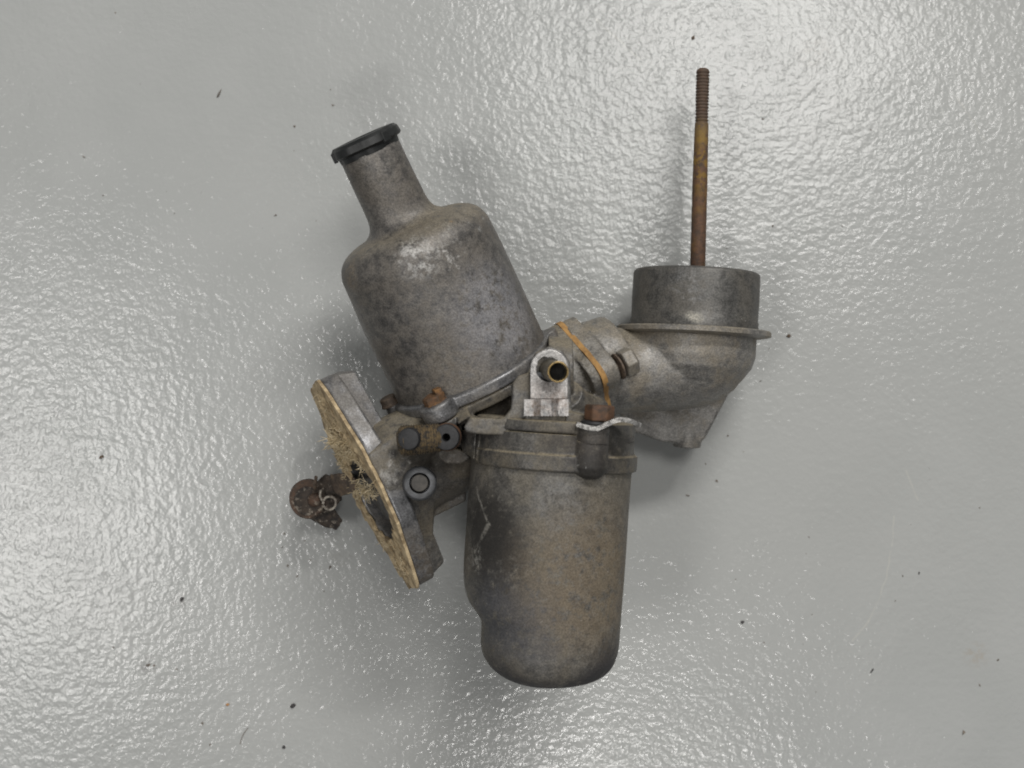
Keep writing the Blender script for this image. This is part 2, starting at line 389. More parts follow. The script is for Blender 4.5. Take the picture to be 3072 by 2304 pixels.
# cap
capm = MB()
n6 = []
for k in range(36):
    th = 2 * math.pi * k / 36
    r = 1.06 + .10 * abs(math.cos(3 * th)) ** .6
    n6.append((th, r))
ca, cu, cw = frame(bell_axis, cdir)
def capring(t, s): return [Be + ca * t + (cu * math.cos(th) + cw * math.sin(th)) * r * s for th, r in n6]
capm.rings([capring(-.03, .88), capring(.14, .90), capring(.16, .98), capring(.22, 1.04), capring(.44, 1.01), capring(.54, .93), capring(.56, .6), capring(.48, .5)])
cap = capm.build("damper_cap", M_cap, dash, label="black plastic screw cap with tabs", angle=30)
for th in (0.4, 2.5, 4.6):
    q = Be + ca * .28 + (cu * math.cos(th) + cw * math.sin(th)) * 1.12
    o_ = cu * math.cos(th) + cw * math.sin(th); s_ = ca.cross(o_)
    MB().hull([q + ca * i * .16 + o_ * (j * .06) + s_ * k * (.18 - .05 * (j > 0)) for i in (-1, 1) for j in (-1, 1) for k in (-1, 1)]).build("tab", M_cap, cap, bevel=.03)

# rim and screw lugs of the dashpot
rim = MB().lathe(Bs, bell_axis, [(-.40, 2.80), (-.37, 2.86), (-.06, 2.88), (.0, 2.84), (.03, 2.70)], 96)
lug_dirs = [(42, 'orange'), (100, 'brown'), (-78, 'brown')]
lugs = []
for deg, _ in lug_dirs:
    t = math.radians(deg)
    d_ = cdir * math.cos(t) - bdir * math.sin(t)
    d_ = (d_ - bell_axis * d_.dot(bell_axis)).normalized()
    c_ = Bs + d_ * 2.98
    lugs.append((c_, d_))
    if deg == 42:
        rim.lathe(c_ + d_ * .02, bell_axis, [(-.50, .53), (-.46, .57), (.02, .57), (.07, .52)], 32)
    else:
        rim.lathe(c_ - d_ * .15, bell_axis, [(-.40, .34), (.02, .34)], 24)
rim.build("dashpot_rim", M_flange, dash, remesh=.035, relax=2, label="rim with screw lugs")
for (c_, d_), (deg, kind) in zip(lugs, lug_dirs):
    if deg == -78: continue
    m = M_rust_orange if kind == 'orange' else M_dirty_screw
    q = c_ + (d_ * -.02 if deg == 42 else d_ * -.05)
    k = 1.0 if deg == 42 else .8
    s = MB().lathe(q, bell_axis, [(.0, .42 * k), (.06, .42 * k), (.08, .38 * k), (.28, .38 * k), (.32, .33 * k)], 6 if deg == 42 else 20, phase=.4)
    so = s.build("dashpot_screw", m, carb, bevel=.03, label="rust-orange screw head" if deg == 42 else None)
    if deg == 42:   # the raised half beside the screwdriver slot
        e = bdir
        MB().hull([q + bell_axis * z_ + e * x_ + cdir * y_ for z_ in (.26, .46) for x_ in (.08, .32) for y_ in (-.2, .2)]).build("head_edge", m, so, bevel=.03)

# ---- body casting --------------------------------------------------------------
body = MB()
# ring under the dashpot
body.lathe(Bs, bell_axis, [(-.80, 2.45), (-.78, 2.74), (-.46, 2.80), (-.43, 2.74), (-.41, 2.6)], 72)
body.lathe(Bs, bell_axis, [(-2.4, 1.9), (-.5, 2.2)], 48)
# lug under the orange screw
c0, d0 = lugs[0]
body.lathe(c0, bell_axis, [(-1.25, .34), (-1.0, .46), (-.54, .50)], 24)
c1, d1 = lugs[1]
body.lathe(c1 - d1 * .15, bell_axis, [(-.7, .22), (-.28, .34)], 20)
c2, d2 = lugs[2]
body.lathe(c2 - d2 * .15, bell_axis, [(-.9, .30), (-.28, .38)], 20)
# bore barrel
P0 = T + Vector((.95, .45, -.3))
body.tube([P0, P0 + (G - P0) * .3, P0 + (G - P0) * .7, G - bdir * .3], [1.75, 1.75, 1.75, 1.45], 40)
# body flange against the elbow (wavy outline: bolts)
def lobed(p, r0, lobes, n=64):
    out = []
    for k in range(n):
        th = 2 * math.pi * k / n
        d_ = cdir * math.cos(th) + adir * math.sin(th)
        r = r0
        for dg, amp, wd in lobes:
            dd = (math.degrees(th) - dg + 180) % 360 - 180
            r += amp * math.exp(-(dd / wd) ** 2)
        out.append(p + d_ * r)
    return out
LOB = [(90, .28, 18), (3, .46, 22), (-45, .14, 14), (-90, .35, 18), (180, .2, 25)]
body.prism(lobed(G - bdir * .42, 1.60, LOB), bdir * .38)
body.tube([G - bdir * 1.9, G - bdir * 1.1, G - bdir * .35], [1.45, 1.56, 1.66], 40)
body.tube([G - bdir * .8 + cdir * 1.25 - adir * .55, G - bdir * .1 + cdir * 1.25 - adir * .55], [.28, .42], 20)
body.tube([G - bdir * 1.3 + cdir * .9 + adir * .5, G - bdir * .1 + cdir * 1.2 + adir * .5], [.5, .38], 20)
# lower right shoulder near the bracket
body.tube([W(566, 395, 6.2), W(575, 412, 5.4), W(596, 412, 4.6)], [.55, .75, .6], 24)
body.tube([W(548, 372, 5.5), W(572, 372, 5.5)], [1.2, 1.1], 24)
# throttle block: lower (side) face and the sloping upper face meet in a ridge
body.hull([W(368, 456, 7.3), W(398, 434, 7.1), W(430, 430, 7.0), W(437, 462, 6.4), W(433, 505, 5.8), W(432, 545, 5.5), W(412, 550, 6.2), W(399, 520, 6.8), W(385, 486, 7.25),
           W(368, 455, 3.6), W(440, 430, 3.4), W(433, 500, 3.4), W(405, 530, 3.6)])
body.hull([W(400, 440, 5.4), W(468, 432, 5.4), W(466, 501, 5.0), W(429, 519, 5.0), W(410, 505, 5.2), W(410, 440, 3), W(468, 430, 3), W(466, 501, 3), W(429, 518, 3.4)])
body.hull([W(368, 455, 7.25), W(398, 432, 7.05), W(440, 424, 6.9), W(373, 425, 5.7), W(400, 413, 5.6), W(425, 413, 6.0), W(452, 415, 6.2),
           W(372, 430, 3), W(425, 415, 3), W(440, 430, 3), W(366, 455, 3)])
body.hull([W(398, 432, 6.6), W(460, 440, 6.6), W(425, 414, 6.3), W(470, 410, 6.3), W(420, 425, 5), W(470, 440, 5)])
# plateau behind the float chamber lid
body.slab([(464, 427), (470, 418), (484, 418), (508, 419), (522, 412), (572, 412), (596, 418), (596, 440), (476, 434), (466, 432)], 8.75, 5.2)
body.hull([W(458, 424, 7.8), W(470, 416, 8.0), W(466, 404, 6.9), W(456, 412, 6.9), W(475, 424, 6.4), W(470, 404, 5), W(452, 425, 5)])
# floor of the dark hollow under the rim
body.slab([(455, 400), (520, 372), (530, 425), (460, 425)], 4.6, 3.8)
# upright rib beside the bracket, broadening down
body.slab([(513, 383), (518, 376), (531, 372), (534, 400), (534, 424), (494, 422), (505, 417), (511, 409)], 8.78, 5.2)
body.slab([(528, 372), (536, 352), (549, 346), (562, 350), (570, 362), (572, 420), (528, 420)], 8.5, 5)
# half-round lug beside the float chamber
body.lathe(W(452, 443, 5.6), (0, 0, 1), [(-1.2, .62), (.9, .62), (.95, .58)], 32)
# underside: jet housing on which the body rests
body.tube([W(500, 420, 3.4), W(512, 470, 2.2)], [1.2, .9], 24)
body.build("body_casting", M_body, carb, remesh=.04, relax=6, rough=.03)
MB().lathe(W(497, 405, 4.7), (0, 0, 1), [(0, .14), (.1, .13), (.14, .08)], 16).build("core_plug", M_dirty_screw, carb)

# ---- throttle flange -------------------------------------------------------------
fb = Vector((.83, .42, -.37)).normalized()
fa = Vector((-.46, .89, .10)); fa = (fa - fb * fa.dot(fb)).normalized()
fc = fb.cross(fa).normalized()
def fl_pt(a_, c_, b_): return T + fa * a_ + fc * c_ + fb * b_
def outline(scale=1.0, n=72, rag=0.0, seed=0.0):
    """rounded diamond in the flange plane, as (a, c) pairs"""
    corner = [(3.75, -.55), (3.75, .55), (3.2, .95), (1.3, 1.85), (0, 2.0), (-1.3, 1.85), (-3.2, .95), (-3.75, .6), (-3.75, -.6), (-3.2, -.95), (-1.3, -1.85), (0, -2.0), (1.3, -1.85), (3.2, -.95)]
    per = []
    L = []; tot = 0
    for i in range(len(corner)):
        p, q = Vector((*corner[i], 0)), Vector((*corner[(i + 1) % len(corner)], 0))
        L.append((tot, p, q, (q - p).length)); tot += (q - p).length
    start_th = math.atan2(corner[0][1], corner[0][0])
    for k in range(n):
        th = 2 * math.pi * k / n
        d_ = Vector((math.cos(th), math.sin(th), 0)); best = None
        for _, p, q, l in L:
            e = q - p; den = d_.x * e.y - d_.y * e.x
            if abs(den) < 1e-9: continue
            t = (p.x * e.y - p.y * e.x) / den; u_ = (p.x * d_.y - p.y * d_.x) / den
            if t > 0 and -1e-6 <= u_ <= 1 + 1e-6: best = t if best is None else max(best, t)
        r = best * scale
        if rag: r += rag * (noise.noise(Vector((math.cos(th) * 9, math.sin(th) * 9, seed))) - .05) + rag * .6 * (random.random() - .5)
        per.append((d_.x * r, d_.y * r))
    return per
N_ = 96
def ang_hole(r, n=N_, ao=0.0, co=0.0, rag=0.0):
    out = []
    for k in range(n):
        th = 2 * math.pi * k / n
        rr = r + (rag * noise.noise(Vector((math.cos(th) * 5, math.sin(th) * 5, 3))) if rag else 0)
        out.append((math.cos(th) * rr + ao, math.sin(th) * rr + co))
    return out
fo = outline(1.0, N_)
flg = MB().holed([fl_pt(a_, c_, 0) for a_, c_ in fo], [fl_pt(a_, c_, 0) for a_, c_ in ang_hole(1.55, ao=-.5)], fb * .62)
flange = flg.build("throttle_flange", M_flange, carb, bevel=.09)
# rib behind the upper lug and thick lower lug
MB().hull([fl_pt(a_, c_, b_) for a_, c_, b_ in ((3.72, .35, .5), (3.72, -.5, .5), (3.55, .30, 1.22), (3.55, -.5, 1.22), (1.2, .75, .5), (1.2, -.9, .5), (1.55, .45, 1.28), (1.4, -.9, 1.4), (3.74, -.5, .9), (1.0, .6, 1.3))]).build("stiffening_rib", M_flange, flange, bevel=.06)
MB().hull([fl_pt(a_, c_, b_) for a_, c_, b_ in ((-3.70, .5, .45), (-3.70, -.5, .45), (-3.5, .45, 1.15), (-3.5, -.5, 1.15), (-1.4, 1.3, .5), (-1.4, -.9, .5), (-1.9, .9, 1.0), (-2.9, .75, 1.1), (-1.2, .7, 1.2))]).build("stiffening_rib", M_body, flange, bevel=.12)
MB().lathe(T + fb * .25, fb, [(0, 1.46), (.1, 1.46)], 48).build("throttle_disc", M_dark, carb)
MB().tube([T + fb * .2 - fc * 1.5, T + fb * .2 + fc * 1.5], .2, 16).build("throttle_spindle", M_dark, carb)

# torn gasket on the flange face
go = [((a_, c_) if c_ < .15 else (a0, c0)) for (a_, c_), (a0, c0) in zip(outline(1.01, N_, .42, 2.0), outline(1.005, N_, .05, 4.0))]
gi = ang_hole(1.50, N_, ao=-.55, rag=.30)
gk = MB().holed([fl_pt(a_, c_, -.11) for a_, c_ in go], [fl_pt(a_, c_, -.11) for a_, c_ in gi], fb * .105)
gasket = gk.build("flange_gasket", M_gasket, carb, label="torn beige fibre gasket", angle=20)
# lumpy shreds still stuck over the upper half of the bore and on the face
shreds = MB()
for i in range(95):
    a_ = random.uniform(-3.2, 3.3); lim = max(.2, 1.9 * (1 - abs(a_) / 4.6))
    c_ = random.uniform(-.7, 1.0) * lim
    if math.hypot(a_ + .55, c_) < 1.55: continue
    q = fl_pt(a_, c_, -.10); pts = []
    for k in range(9):
        th = 2 * math.pi * k / 9; r = random.uniform(.04, .17)
        pts.append(q + fa * math.cos(th) * r * 1.5 + fc * math.sin(th) * r - fb * random.uniform(0, .04))
    pts.append(q - fb * random.uniform(.03, .09)); pts.append(q + fb * .05)
    shreds.hull(pts)
shreds.build("gasket_shreds", M_gasket, gasket, kind="stuff", smooth=False)
fib = MB()
def strand(p, d_, ln, r=.012, curl=.5, seg=5):
    pts = [p.copy()]; d_ = d_.normalized()
    for k in range(seg):
        d_ = (d_ + Vector((random.gauss(0, 1), random.gauss(0, 1), random.gauss(0, 1))) * curl * .4).normalized()
        pts.append(pts[-1] + d_ * ln / seg)
    fib.tube(pts, [r] * seg + [r * .3], 4)
for i in range(520):
    a_ = random.choice([random.uniform(.3, 2.2), random.uniform(.2, 1.5), random.uniform(.6, 1.6), random.uniform(-3.5, 3.4)])
    lim = max(.3, 1.9 * (1 - abs(a_) / 4.4)); c_ = random.uniform(-1, .75) * lim
    if math.hypot(a_ + .55, c_) < 1.5: continue
    d_ = -fb * random.uniform(.2, .9) + fa * random.gauss(-.1, .8) + fc * random.gauss(0, .7)
    strand(fl_pt(a_, c_, -.12), d_, random.uniform(.08, .34), random.uniform(.006, .013), .9)
for i in range(28):
    strand(fl_pt(random.uniform(1.6, 1.9), .2 + random.gauss(0, .1), -.2), -fb + fa * random.uniform(-.2, .5), random.uniform(.25, .75), .010, .7, 6)
for i in range(130):       # clump across the bore
    strand(fl_pt(-.15 + random.gauss(0, .16), random.gauss(0, .7), -.10), -fb * .5 + fc * random.gauss(0, 1) - fa * random.gauss(0, .8), random.uniform(.12, .45), .011, .9, 6)
fib.build("gasket_fibres", M_fibre, gasket, kind="stuff")

# spindle boss
sb = MB().lathe(W(420, 484, 5.8), W(420, 483.5, 7.0) - W(420.5, 484.5, 5.0), [(0, .55), (1.4, .55), (1.52, .52), (1.56, .47), (1.56, .33), (1.48, .31), (1.2, .30)], 48, cap1=True)
sbo = sb.build("spindle_boss", M_pin, carb)
MB().lathe(W(420, 484, 5.8), W(420, 483.5, 7.0) - W(420.5, 484.5, 5.0), [(1.1, .275), (1.60, .275), (1.65, .25)], 36).build("spindle_end", plain("dull_brown_pin", (.075, .068, .06), (.045, .042, .038), .7, .1, 700, .01), sbo)

# ---- throttle lever at the lower left -------------------------------------------
lv = MB().hull([W(318, 480, 2.3), W(326, 474, 2.5), W(338, 478, 2.5), W(343, 500, 2.2), W(330, 512, 2.0), W(312, 505, 2.0), W(322, 480, 1.8), W(338, 480, 1.8), W(338, 500, 1.7), W(318, 505, 1.6)])
lv.hull([W(300, 512, 1.3), W(334, 508, 1.5), W(343, 521, 1.4), W(337, 531, 1.3), W(325, 528, 1.2), W(310, 519, 1.2), W(312, 510, .9), W(336, 525, .8), W(327, 522, .7), W(334, 510, .9)])
lever = lv.build("throttle_lever", M_lever_dark, carb, remesh=.04, relax=2, rough=.10)
lx = (Vector((-.15, .12, 1))).normalized()
MB().lathe(W(309, 499, 1.9), lx, [(0, .66), (.05, .70), (.14, .70), (.19, .66)], 48, wob=.10).build("lever_disc", M_lever, lever)
MB().lathe(W(308, 501, 2.05), lx, [(0, .50), (.08, .50), (.11, .44)], 36, wob=.12).build("washer", M_lever_dark, lever)
MB().lathe(W(316, 500, 2.1), lx, [(0, .25), (.22, .25), (.30, .20), (.34, .08)], 24).build("screw", M_lever, lever)
MB().tube(catmull([W(314, 492, 2.4), W(315, 484, 2.7), W(316, 477, 3.0)], 3), .06, 10).build("split_pin", M_dirty_screw, lever)
lp = [W(324 + 6.5 * (1 + math.cos(t)) - 1, 503 + 6.5 * math.sin(t), 2.5) for t in [k * math.pi / 8 for k in range(17)]]
MB().tube(catmull([W(321, 490, 2.5), W(320, 496, 2.55), W(324, 503, 2.5)] + lp[8:] + lp[:8], 2), .042, 8).build("wire_loop", plain("pale_corroded_wire", (.48, .44, .38), (.14, .12, .1), .8, .1, 900, .02), lever)
MB().hull([W(330, 474, 3.0), W(345, 472, 4.0), W(356, 478, 4.6), W(358, 488, 4.6), W(340, 497, 3.0), W(334, 492, 2.6), W(350, 494, 3.6), W(332, 478, 2.2), W(356, 486, 3.4)]).build("lever_arm", M_dirty_screw, lever, remesh=.04, rough=.05)

# ---- hose stub and banjo -------------------------------------------------------------
h0, h1 = W(397.0, 441.5, 8.0), W(440, 437.5, 7.8)
hp = []; hr = []
for k in range(85):
    t = k / 84; hp.append(h0.lerp(h1, t))
    hr.append((.47 - .05 * t) * (1 - (max(0, .16 - t) / .16) ** 2 * .5) + (.03 if k % 5 < 2 else 0))
hose = MB().tube(hp, hr, 32).build("hose", M_hose, carb, label="short ribbed rubber hose with brown dust")
MB().lathe(W(412, 438.5, 7.97), (-.15, 0, 1), [(0, .36), (.40, .35), (.47, .31), (.50, .2)], 32).build("hose_knob", M_rubber, hose)
bj = MB().lathe(W(449.5, 436, 7.2), (-.05, 0, 1), [(0, .41), (.9, .41), (.98, .38), (1.0, .30), (1.0, .13), (.9, .11), (.3, .11)], 36)
bj.build("union_ring", M_rubber, carb)
MB().lathe(W(449.5, 436, 7.2), (-.05, 0, 1), [(.25, .40), (.55, .44), (.75, .44), (.8, .40)], 36, cap0=False, cap1=False).build("union_collar", M_rust, carb)
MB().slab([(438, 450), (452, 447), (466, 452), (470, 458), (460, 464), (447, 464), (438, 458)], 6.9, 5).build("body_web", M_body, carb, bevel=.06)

# ---- float chamber ---------------------------------------------------------------------
ZB = 6.8
kb = K(ZB)
def bowl_ring(s, rl, rr, rz, n=96, drop=0.0):
    c_ = W(553 - .06 * s, 464 + s, ZB)
    u_ = Vector((1, -.06, 0)).normalized()
    out = []
    for j in range(n):
        th = 2 * math.pi * j / n; cx = math.cos(th)
        out.append(c_ + u_ * cx * (rr if cx > 0 else rl) * kb + Vector((0, 0, 1)) * math.sin(th) * rz * kb)
    return out
rows = [(-8, 80, 79, 78), (0, 81.5, 78.8, 78), (35, 83, 78.2, 77.5), (70, 83, 78, 77), (100, 83.2, 77.8, 77), (118, 82.3, 77.5, 77), (130, 80, 77.2, 77), (140, 76, 77, 77), (149, 69, 76.9, 76.8), (156, 64, 76.8, 76.6), (163, 62, 76.7, 76.4),
        (172, 61.8, 76.6, 76), (181, 61.6, 76, 75.4), (190, 59.5, 74, 73.6), (198, 55, 70, 70), (205, 48, 63, 63.5), (210.5, 38, 51, 53), (214, 24, 33, 37), (215.5, 8, 11, 13)]
sm = catmull([(a, b, c) for a, b, c, d in rows], 3); sm2 = catmull([(a, d, 0) for a, b, c, d in rows], 3)
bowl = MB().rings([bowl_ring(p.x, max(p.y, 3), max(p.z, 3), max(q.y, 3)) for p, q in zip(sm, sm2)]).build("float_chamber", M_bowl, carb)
def band(name, mat, parent, prof_, bev=0, n=96, label=None):
    return MB().rings([bowl_ring(s, rl, rr, rz) for s, rl, rr, rz in prof_]).build(name, mat, parent, bevel=bev, label=label)
bu = MB().rings([bowl_ring(s, rl, rr, rz) for s, rl, rr, rz in [(-33, 81, 79.5, 79), (-12, 81, 80, 79.5), (-3, 80, 80, 79)]])
bu.rings([bowl_ring(s, rl, rr, rz) for s, rl, rr, rz in [(-14, 80, 81, 80.5), (-12.5, 82.5, 83.5, 83), (1, 82.5, 83.5, 83), (2.5, 81, 82, 81.5)]])
sboss_z = ZB + 75 * kb
def vaxis(px, y0, y1, z): return W(px, y0, z), W(px - .06 * (y1 - y0), y1, z)
p_, q_ = vaxis(591, 441, 479, sboss_z - .18)
bu.lathe(p_, q_ - p_, [(0, .53), ((q_ - p_).length * .7, .55), ((q_ - p_).length * .9, .42), ((q_ - p_).length, .2)], 32)
bu.hull([W(464, 430, 7.6), W(476, 430, 8.1), W(464, 452, 7.6), W(474, 460, 8.1), W(462, 430, 7), W(462, 450, 7), W(485, 430, 7), W(485, 460, 7), W(460, 440, 7.0)])
bu.build("chamber_rim", M_lid, bowl, remesh=.035, relax=3, label="rim of the float chamber with screw boss")
ld = MB().rings([bowl_ring(s, rl, rr, rz) for s, rl, rr, rz in [(-45.5, 74, 76, 74), (-44.3, 78.8, 79.4, 79), (-35, 79.8, 80.2, 79.8), (-33.6, 78, 79, 78)]])
p_, q_ = vaxis(593, 427, 444, sboss_z - .12)
ld.lathe(p_, q_ - p_, [(0, .50), ((q_ - p_).length, .50)], 32)
ld.hull([W(604, 429, 8.75), W(622, 430, 8.4), W(632, 435, 7.9), W(635, 443, 7.8), W(604, 443, 9.0), W(604, 431, 6), W(630, 431, 6), W(632, 443, 6)])
lid = ld.build("chamber_lid", M_lid, carb, remesh=.035, relax=2, label="lid of the float chamber")
# bolt, washers and wavy clip on the lid boss
def up(px, py, z, prof_, name, mat, parent, seg=32, bevel=0, tilt=.06, phase=0.0, label=None):
    return MB().lathe(W(px, py, z), (tilt, 1, 0), prof_, seg, phase=phase).build(name, mat, parent, bevel=bevel, label=label)
up(594, 427, sboss_z - .1, [(-.02, .40), (.10, .43), (.16, .40), (.2, .30)], "washer", M_rubber, lid)
up(599, 419.5, sboss_z - .1, [(-.05, .44), (.05, .46), (.38, .46), (.44, .42)], "bolt", M_rust, carb, 6, .04, phase=.5, label="rusty hexagon bolt on the float chamber lid")
cp = catmull([W(576.5, 424, 9.55), W(586, 427, 9.55), W(597, 428.3, 9.55), (W(608, 423.5, 9.55)), W(619, 419.6, 9.55), W(630, 421, 9.5), W(641, 425.5, 9.45)], 6)
cl = MB(); rings_ = []
for i, p in enumerate(cp):
    t_ = (cp[min(i + 1, len(cp) - 1)] - cp[max(i - 1, 0)]).normalized(); nn = Vector((-t_.y, t_.x, 0)).normalized()
    e = min(i, len(cp) - 1 - i) / 5.0; wd = .42 * min(1, .55 + .45 * e)
    rings_.append([p + nn * .07 + Vector((0, 0, wd * .35)), p - nn * .07 + Vector((0, 0, wd * .35)), p - nn * .07 - Vector((0, 0, wd * 1.5)), p + nn * .07 - Vector((0, 0, wd * 1.5))])
cl.rings(rings_).build("wavy_clip", M_washer, carb, label="bright wavy spring clip under the rusty bolt")

# ---- bright bracket with the brass pipe ----------------------------------------------
def arc(cx, cy, r, a0, a1, n): return [(cx + r * math.cos(math.radians(a0 + (a1 - a0) * k / n)), cy - r * math.sin(math.radians(a0 + (a1 - a0) * k / n))) for k in range(n + 1)]
zb = 9.1
outer = arc(549.3, 368.5, 19.2, 0, 180, 24) + [(530.2, 375), (530.2, 383), (530.3, 391), (530.4, 399)] + [(537, 399), (543, 399), (549, 399), (555, 399), (561, 399)] + [(567.6, 399), (567.8, 391), (568, 383), (568.3, 375)]
hc = (548.5, 369.6)
inner = []
for x, y in outer:
    th = math.atan2(-(y - hc[1]), x - hc[0])
    dg = math.degrees(th) % 360
    r = 11.9 + (1.0 if 100 < dg < 150 or 195 < dg < 215 else 0) + .25 * math.sin(7 * th)
    inner.append((hc[0] + r * math.cos(th), hc[1] - r * math.sin(th)))
br = MB().holed([W(x, y, zb) for x, y in outer], [W(x, y, zb) for x, y in inner], (0, 0, -.12))
bracket = br.build("pipe_bracket", M_bracket, carb, bevel=.025, label="bright scratched bracket plate with a round hole")
ft = MB(); topr = []; botr = []
xs = [524 + 44.5 * k / 40 for k in range(41)]
def zz(x): return zb + .07 - .12 * math.exp(-((x - 537.5) / 2.0) ** 2) - .12 * math.exp(-((x - 555.0) / 2.0) ** 2)
r0 = [W(x, 399.2, zz(x)) for x in xs]; r1 = [W(x, 416 + .5 * math.sin(x * 2.1), zz(x)) for x in xs]
ft.rings([r0, r1, [p - Vector((0, 0, .14)) for p in r1], [p - Vector((0, 0, .14)) for p in r0], r0], False, False, False)
ft.build("crimped_foot", M_bracket, bracket, label="whitish crimped foot", angle=60)
MB().slab([(524.5, 413), (567, 413), (566, 425), (526, 425)], 9.0, 7.8).build("bracket_seat", M_lid, carb, bevel=.05)
MB().slab([(530.5, 372), (567.5, 372), (567.5, 402), (530.5, 402)], 8.93, 8.2).build("backing_plate", M_pin, bracket, bevel=.04)
ph = MB().lathe(W(548.5, 369.6, 8.0), (0, 0, 1), [(0, .33), (.3, .33)], 32).build("hole_shade_disc", M_rubber, bracket)  # black disc standing in for the shade inside the bracket hole
pa = W(549.5, 370, 8.5); pb = W(558.3, 371.9, 10.2)
pt = MB().lathe(pa, pb - pa, [(0, .325), ((pb - pa).length - .05, .31), ((pb - pa).length, .30), ((pb - pa).length, .265), ((pb - pa).length - .6, .26), ((pb - pa).length - 1.4, .24)], 40, ref=(0, 1, 0))
pipe = pt.build("brass_pipe", M_tubegrey, carb, label="stub of brass pipe pointing up through the bracket hole")
ln_ = (pb - pa).length
MB().lathe(pa, pb - pa, [(ln_ - .07, .315), (ln_ + .005, .307), (ln_ + .012, .29), (ln_ + .006, .265), (ln_ - .12, .262)], 40, cap0=False, cap1=False).build("pipe_mouth", M_brass, pipe)
MB().lathe(pa, pb - pa, [(ln_ - .45, .255), (ln_ - .44, .255)], 40).build("pipe_bore", plain("bore_black", (.006, .006, .006), (.012, .011, .01), .95), pipe)  # near-black disc across the bore below the mouth

# ---- intake elbow --------------------------------------------------------------------------
el = MB()
ep = catmull([W(587, 371, 3.58), W(612, 371, 3.42), W(640, 369, 3.22), W(668, 361, 3.05), W(687, 350, 2.95), W(692.5, 334, 2.92)], 5)
er_ = catmull([(1.46, 0, 0), (1.49, 0, 0), (1.53, 0, 0), (1.80, 0, 0), (2.14, 0, 0), (2.18, 0, 0)], 5)
el.tube(ep, [p.x for p in er_], 64)
el.lathe(W(692, 352, 2.95), (.05, 1, 0), [(-1.45, .6), (-1.3, 1.2), (-.95, 1.75), (-.5, 2.08), (-.1, 2.2), (.8, 2.2)], 64)
# flange against the body and bolt boss
el.prism(lobed(G + bdir * .02, 1.60, LOB), bdir * .58)
bc = G + cdir * 1.72 + adir * .05
el.tube([bc + bdir * .02 - cdir * .15, bc + bdir * .62 - cdir * .15], [.54, .5], 24)
el.tube([G + bdir * .5, G + bdir * 1.0, G + bdir * 1.5], [1.58, 1.50, 1.44], 40)
el.tube([G + adir * 1.2 + cdir * .3, G + adir * 1.15 + cdir * .3 + bdir * .5], [.55, .35], 20)
# foot lug below the bend
el.hull([W(618, 412, 2.0), W(632, 431, 1.9), W(662, 442, 1.85), W(699, 444, 1.8), W(705, 438, 1.85), W(718, 412, 2.0), W(730, 391, 2.3), W(640, 390, 2.4), W(632, 431, 1.3), W(662, 442, .8), W(699, 444, .7), W(706, 437, .7), W(716, 412, .9), W(728, 388, 1.2), W(640, 395, 1.2)])
lgp = [W(689, 398, 1.62), W(688, 420, 1.5), W(687, 447, 1.42)]
el.tube(lgp, [.46, .50, .50], 24)
el.hull([W(672, 440, .2), W(700, 440, .2), W(690, 425, .15), W(672, 438, 1.3), W(700, 438, 1.3), W(690, 415, 1.3)])
el.tube([W(640, 398, 2.2), W(676, 402, 2.1)], [.3, .3], 16)
elbow = el.build("intake_elbow", M_elbow, carb, remesh=.042, relax=8, rough=.014)
elbow["label"] = "bent intake elbow with foot lug"
caxis = (W(696.5, 272, 2.92) - W(693.3, 332, 2.92)).normalized()
cb = W(693.3, 334, 2.92)
kc = K(2.92)
fla = MB().lathe(cb, caxis, [(-.10, 2.20), (-.04, 2.55), (.0, 2.68), (.14, 2.68), (.18, 2.64), (.20, 2.3)], 96, wob=.03).build("cup_flange", M_elbow, elbow, label="round flange under the cup")
cup_h = 2.18
cupo = MB().lathe(cb, caxis, [(.15, 2.23), (.45, 2.23), (.50, 2.20), (1.1, 2.205), (cup_h - .12, 2.20), (cup_h - .04, 2.17), (cup_h, 2.10), (cup_h, 1.98), (cup_h - .06, 1.93), (.3, 1.9)], 96, wob=.02).build("cup", M_cup, elbow, label="dull grey round cup")
cupo["label"] = "dull dark grey round cup"
# orange paper gasket, slightly proud
ol = [(90, .30, 17), (3, .52, 20), (-45, .16, 14), (-90, .35, 18), (180, .2, 25), (30, .08, 8)]
og = MB().prism(lobed(G - bdir * .09, 1.615, ol, 128), bdir * .19)
og.build("paper_gasket", M_orange, carb, label="orange paper gasket squeezed between body and elbow")
# bolt on the elbow
bp = bc + bdir * .62
MB().lathe(bp, bdir, [(0, .19), (.3, .19)], 20).build("bolt_shank", M_dirty_screw, elbow)
MB().lathe(bp, bdir, [(.08, .42), (.10, .46), (.15, .46), (.17, .42)], 32).build("washer", M_dirty_screw, elbow)
MB().lathe(bp, bdir, [(.26, .44), (.30, .50), (.66, .50), (.73, .43)], 6, phase=.3).build("bolt", M_elbow, elbow, bevel=.05, label="hexagon bolt head")

# ---- rusty stud ---------------------------------------------------------------------------
s0 = W(696.8, 300, 2.92); s1 = W(703, 68.5, 2.92)
sd = (s1 - s0); SL = sd.length
pr = [(0, .262), (SL * .5, .255), (SL - 1.95, .245), (SL - 1.90, .228)]
t = SL - 1.88
while t < SL - .14:
    pr += [(t, .198), (t + .045, .238), (t + .07, .238)]; t += .112
pr += [(SL - .10, .225), (SL - .04, .20), (SL, .13)]
MB().lathe(s0, sd, pr, 32, wob=.02).build("stud", M_stud, carb, label="long rusty stud with threaded end", angle=70)

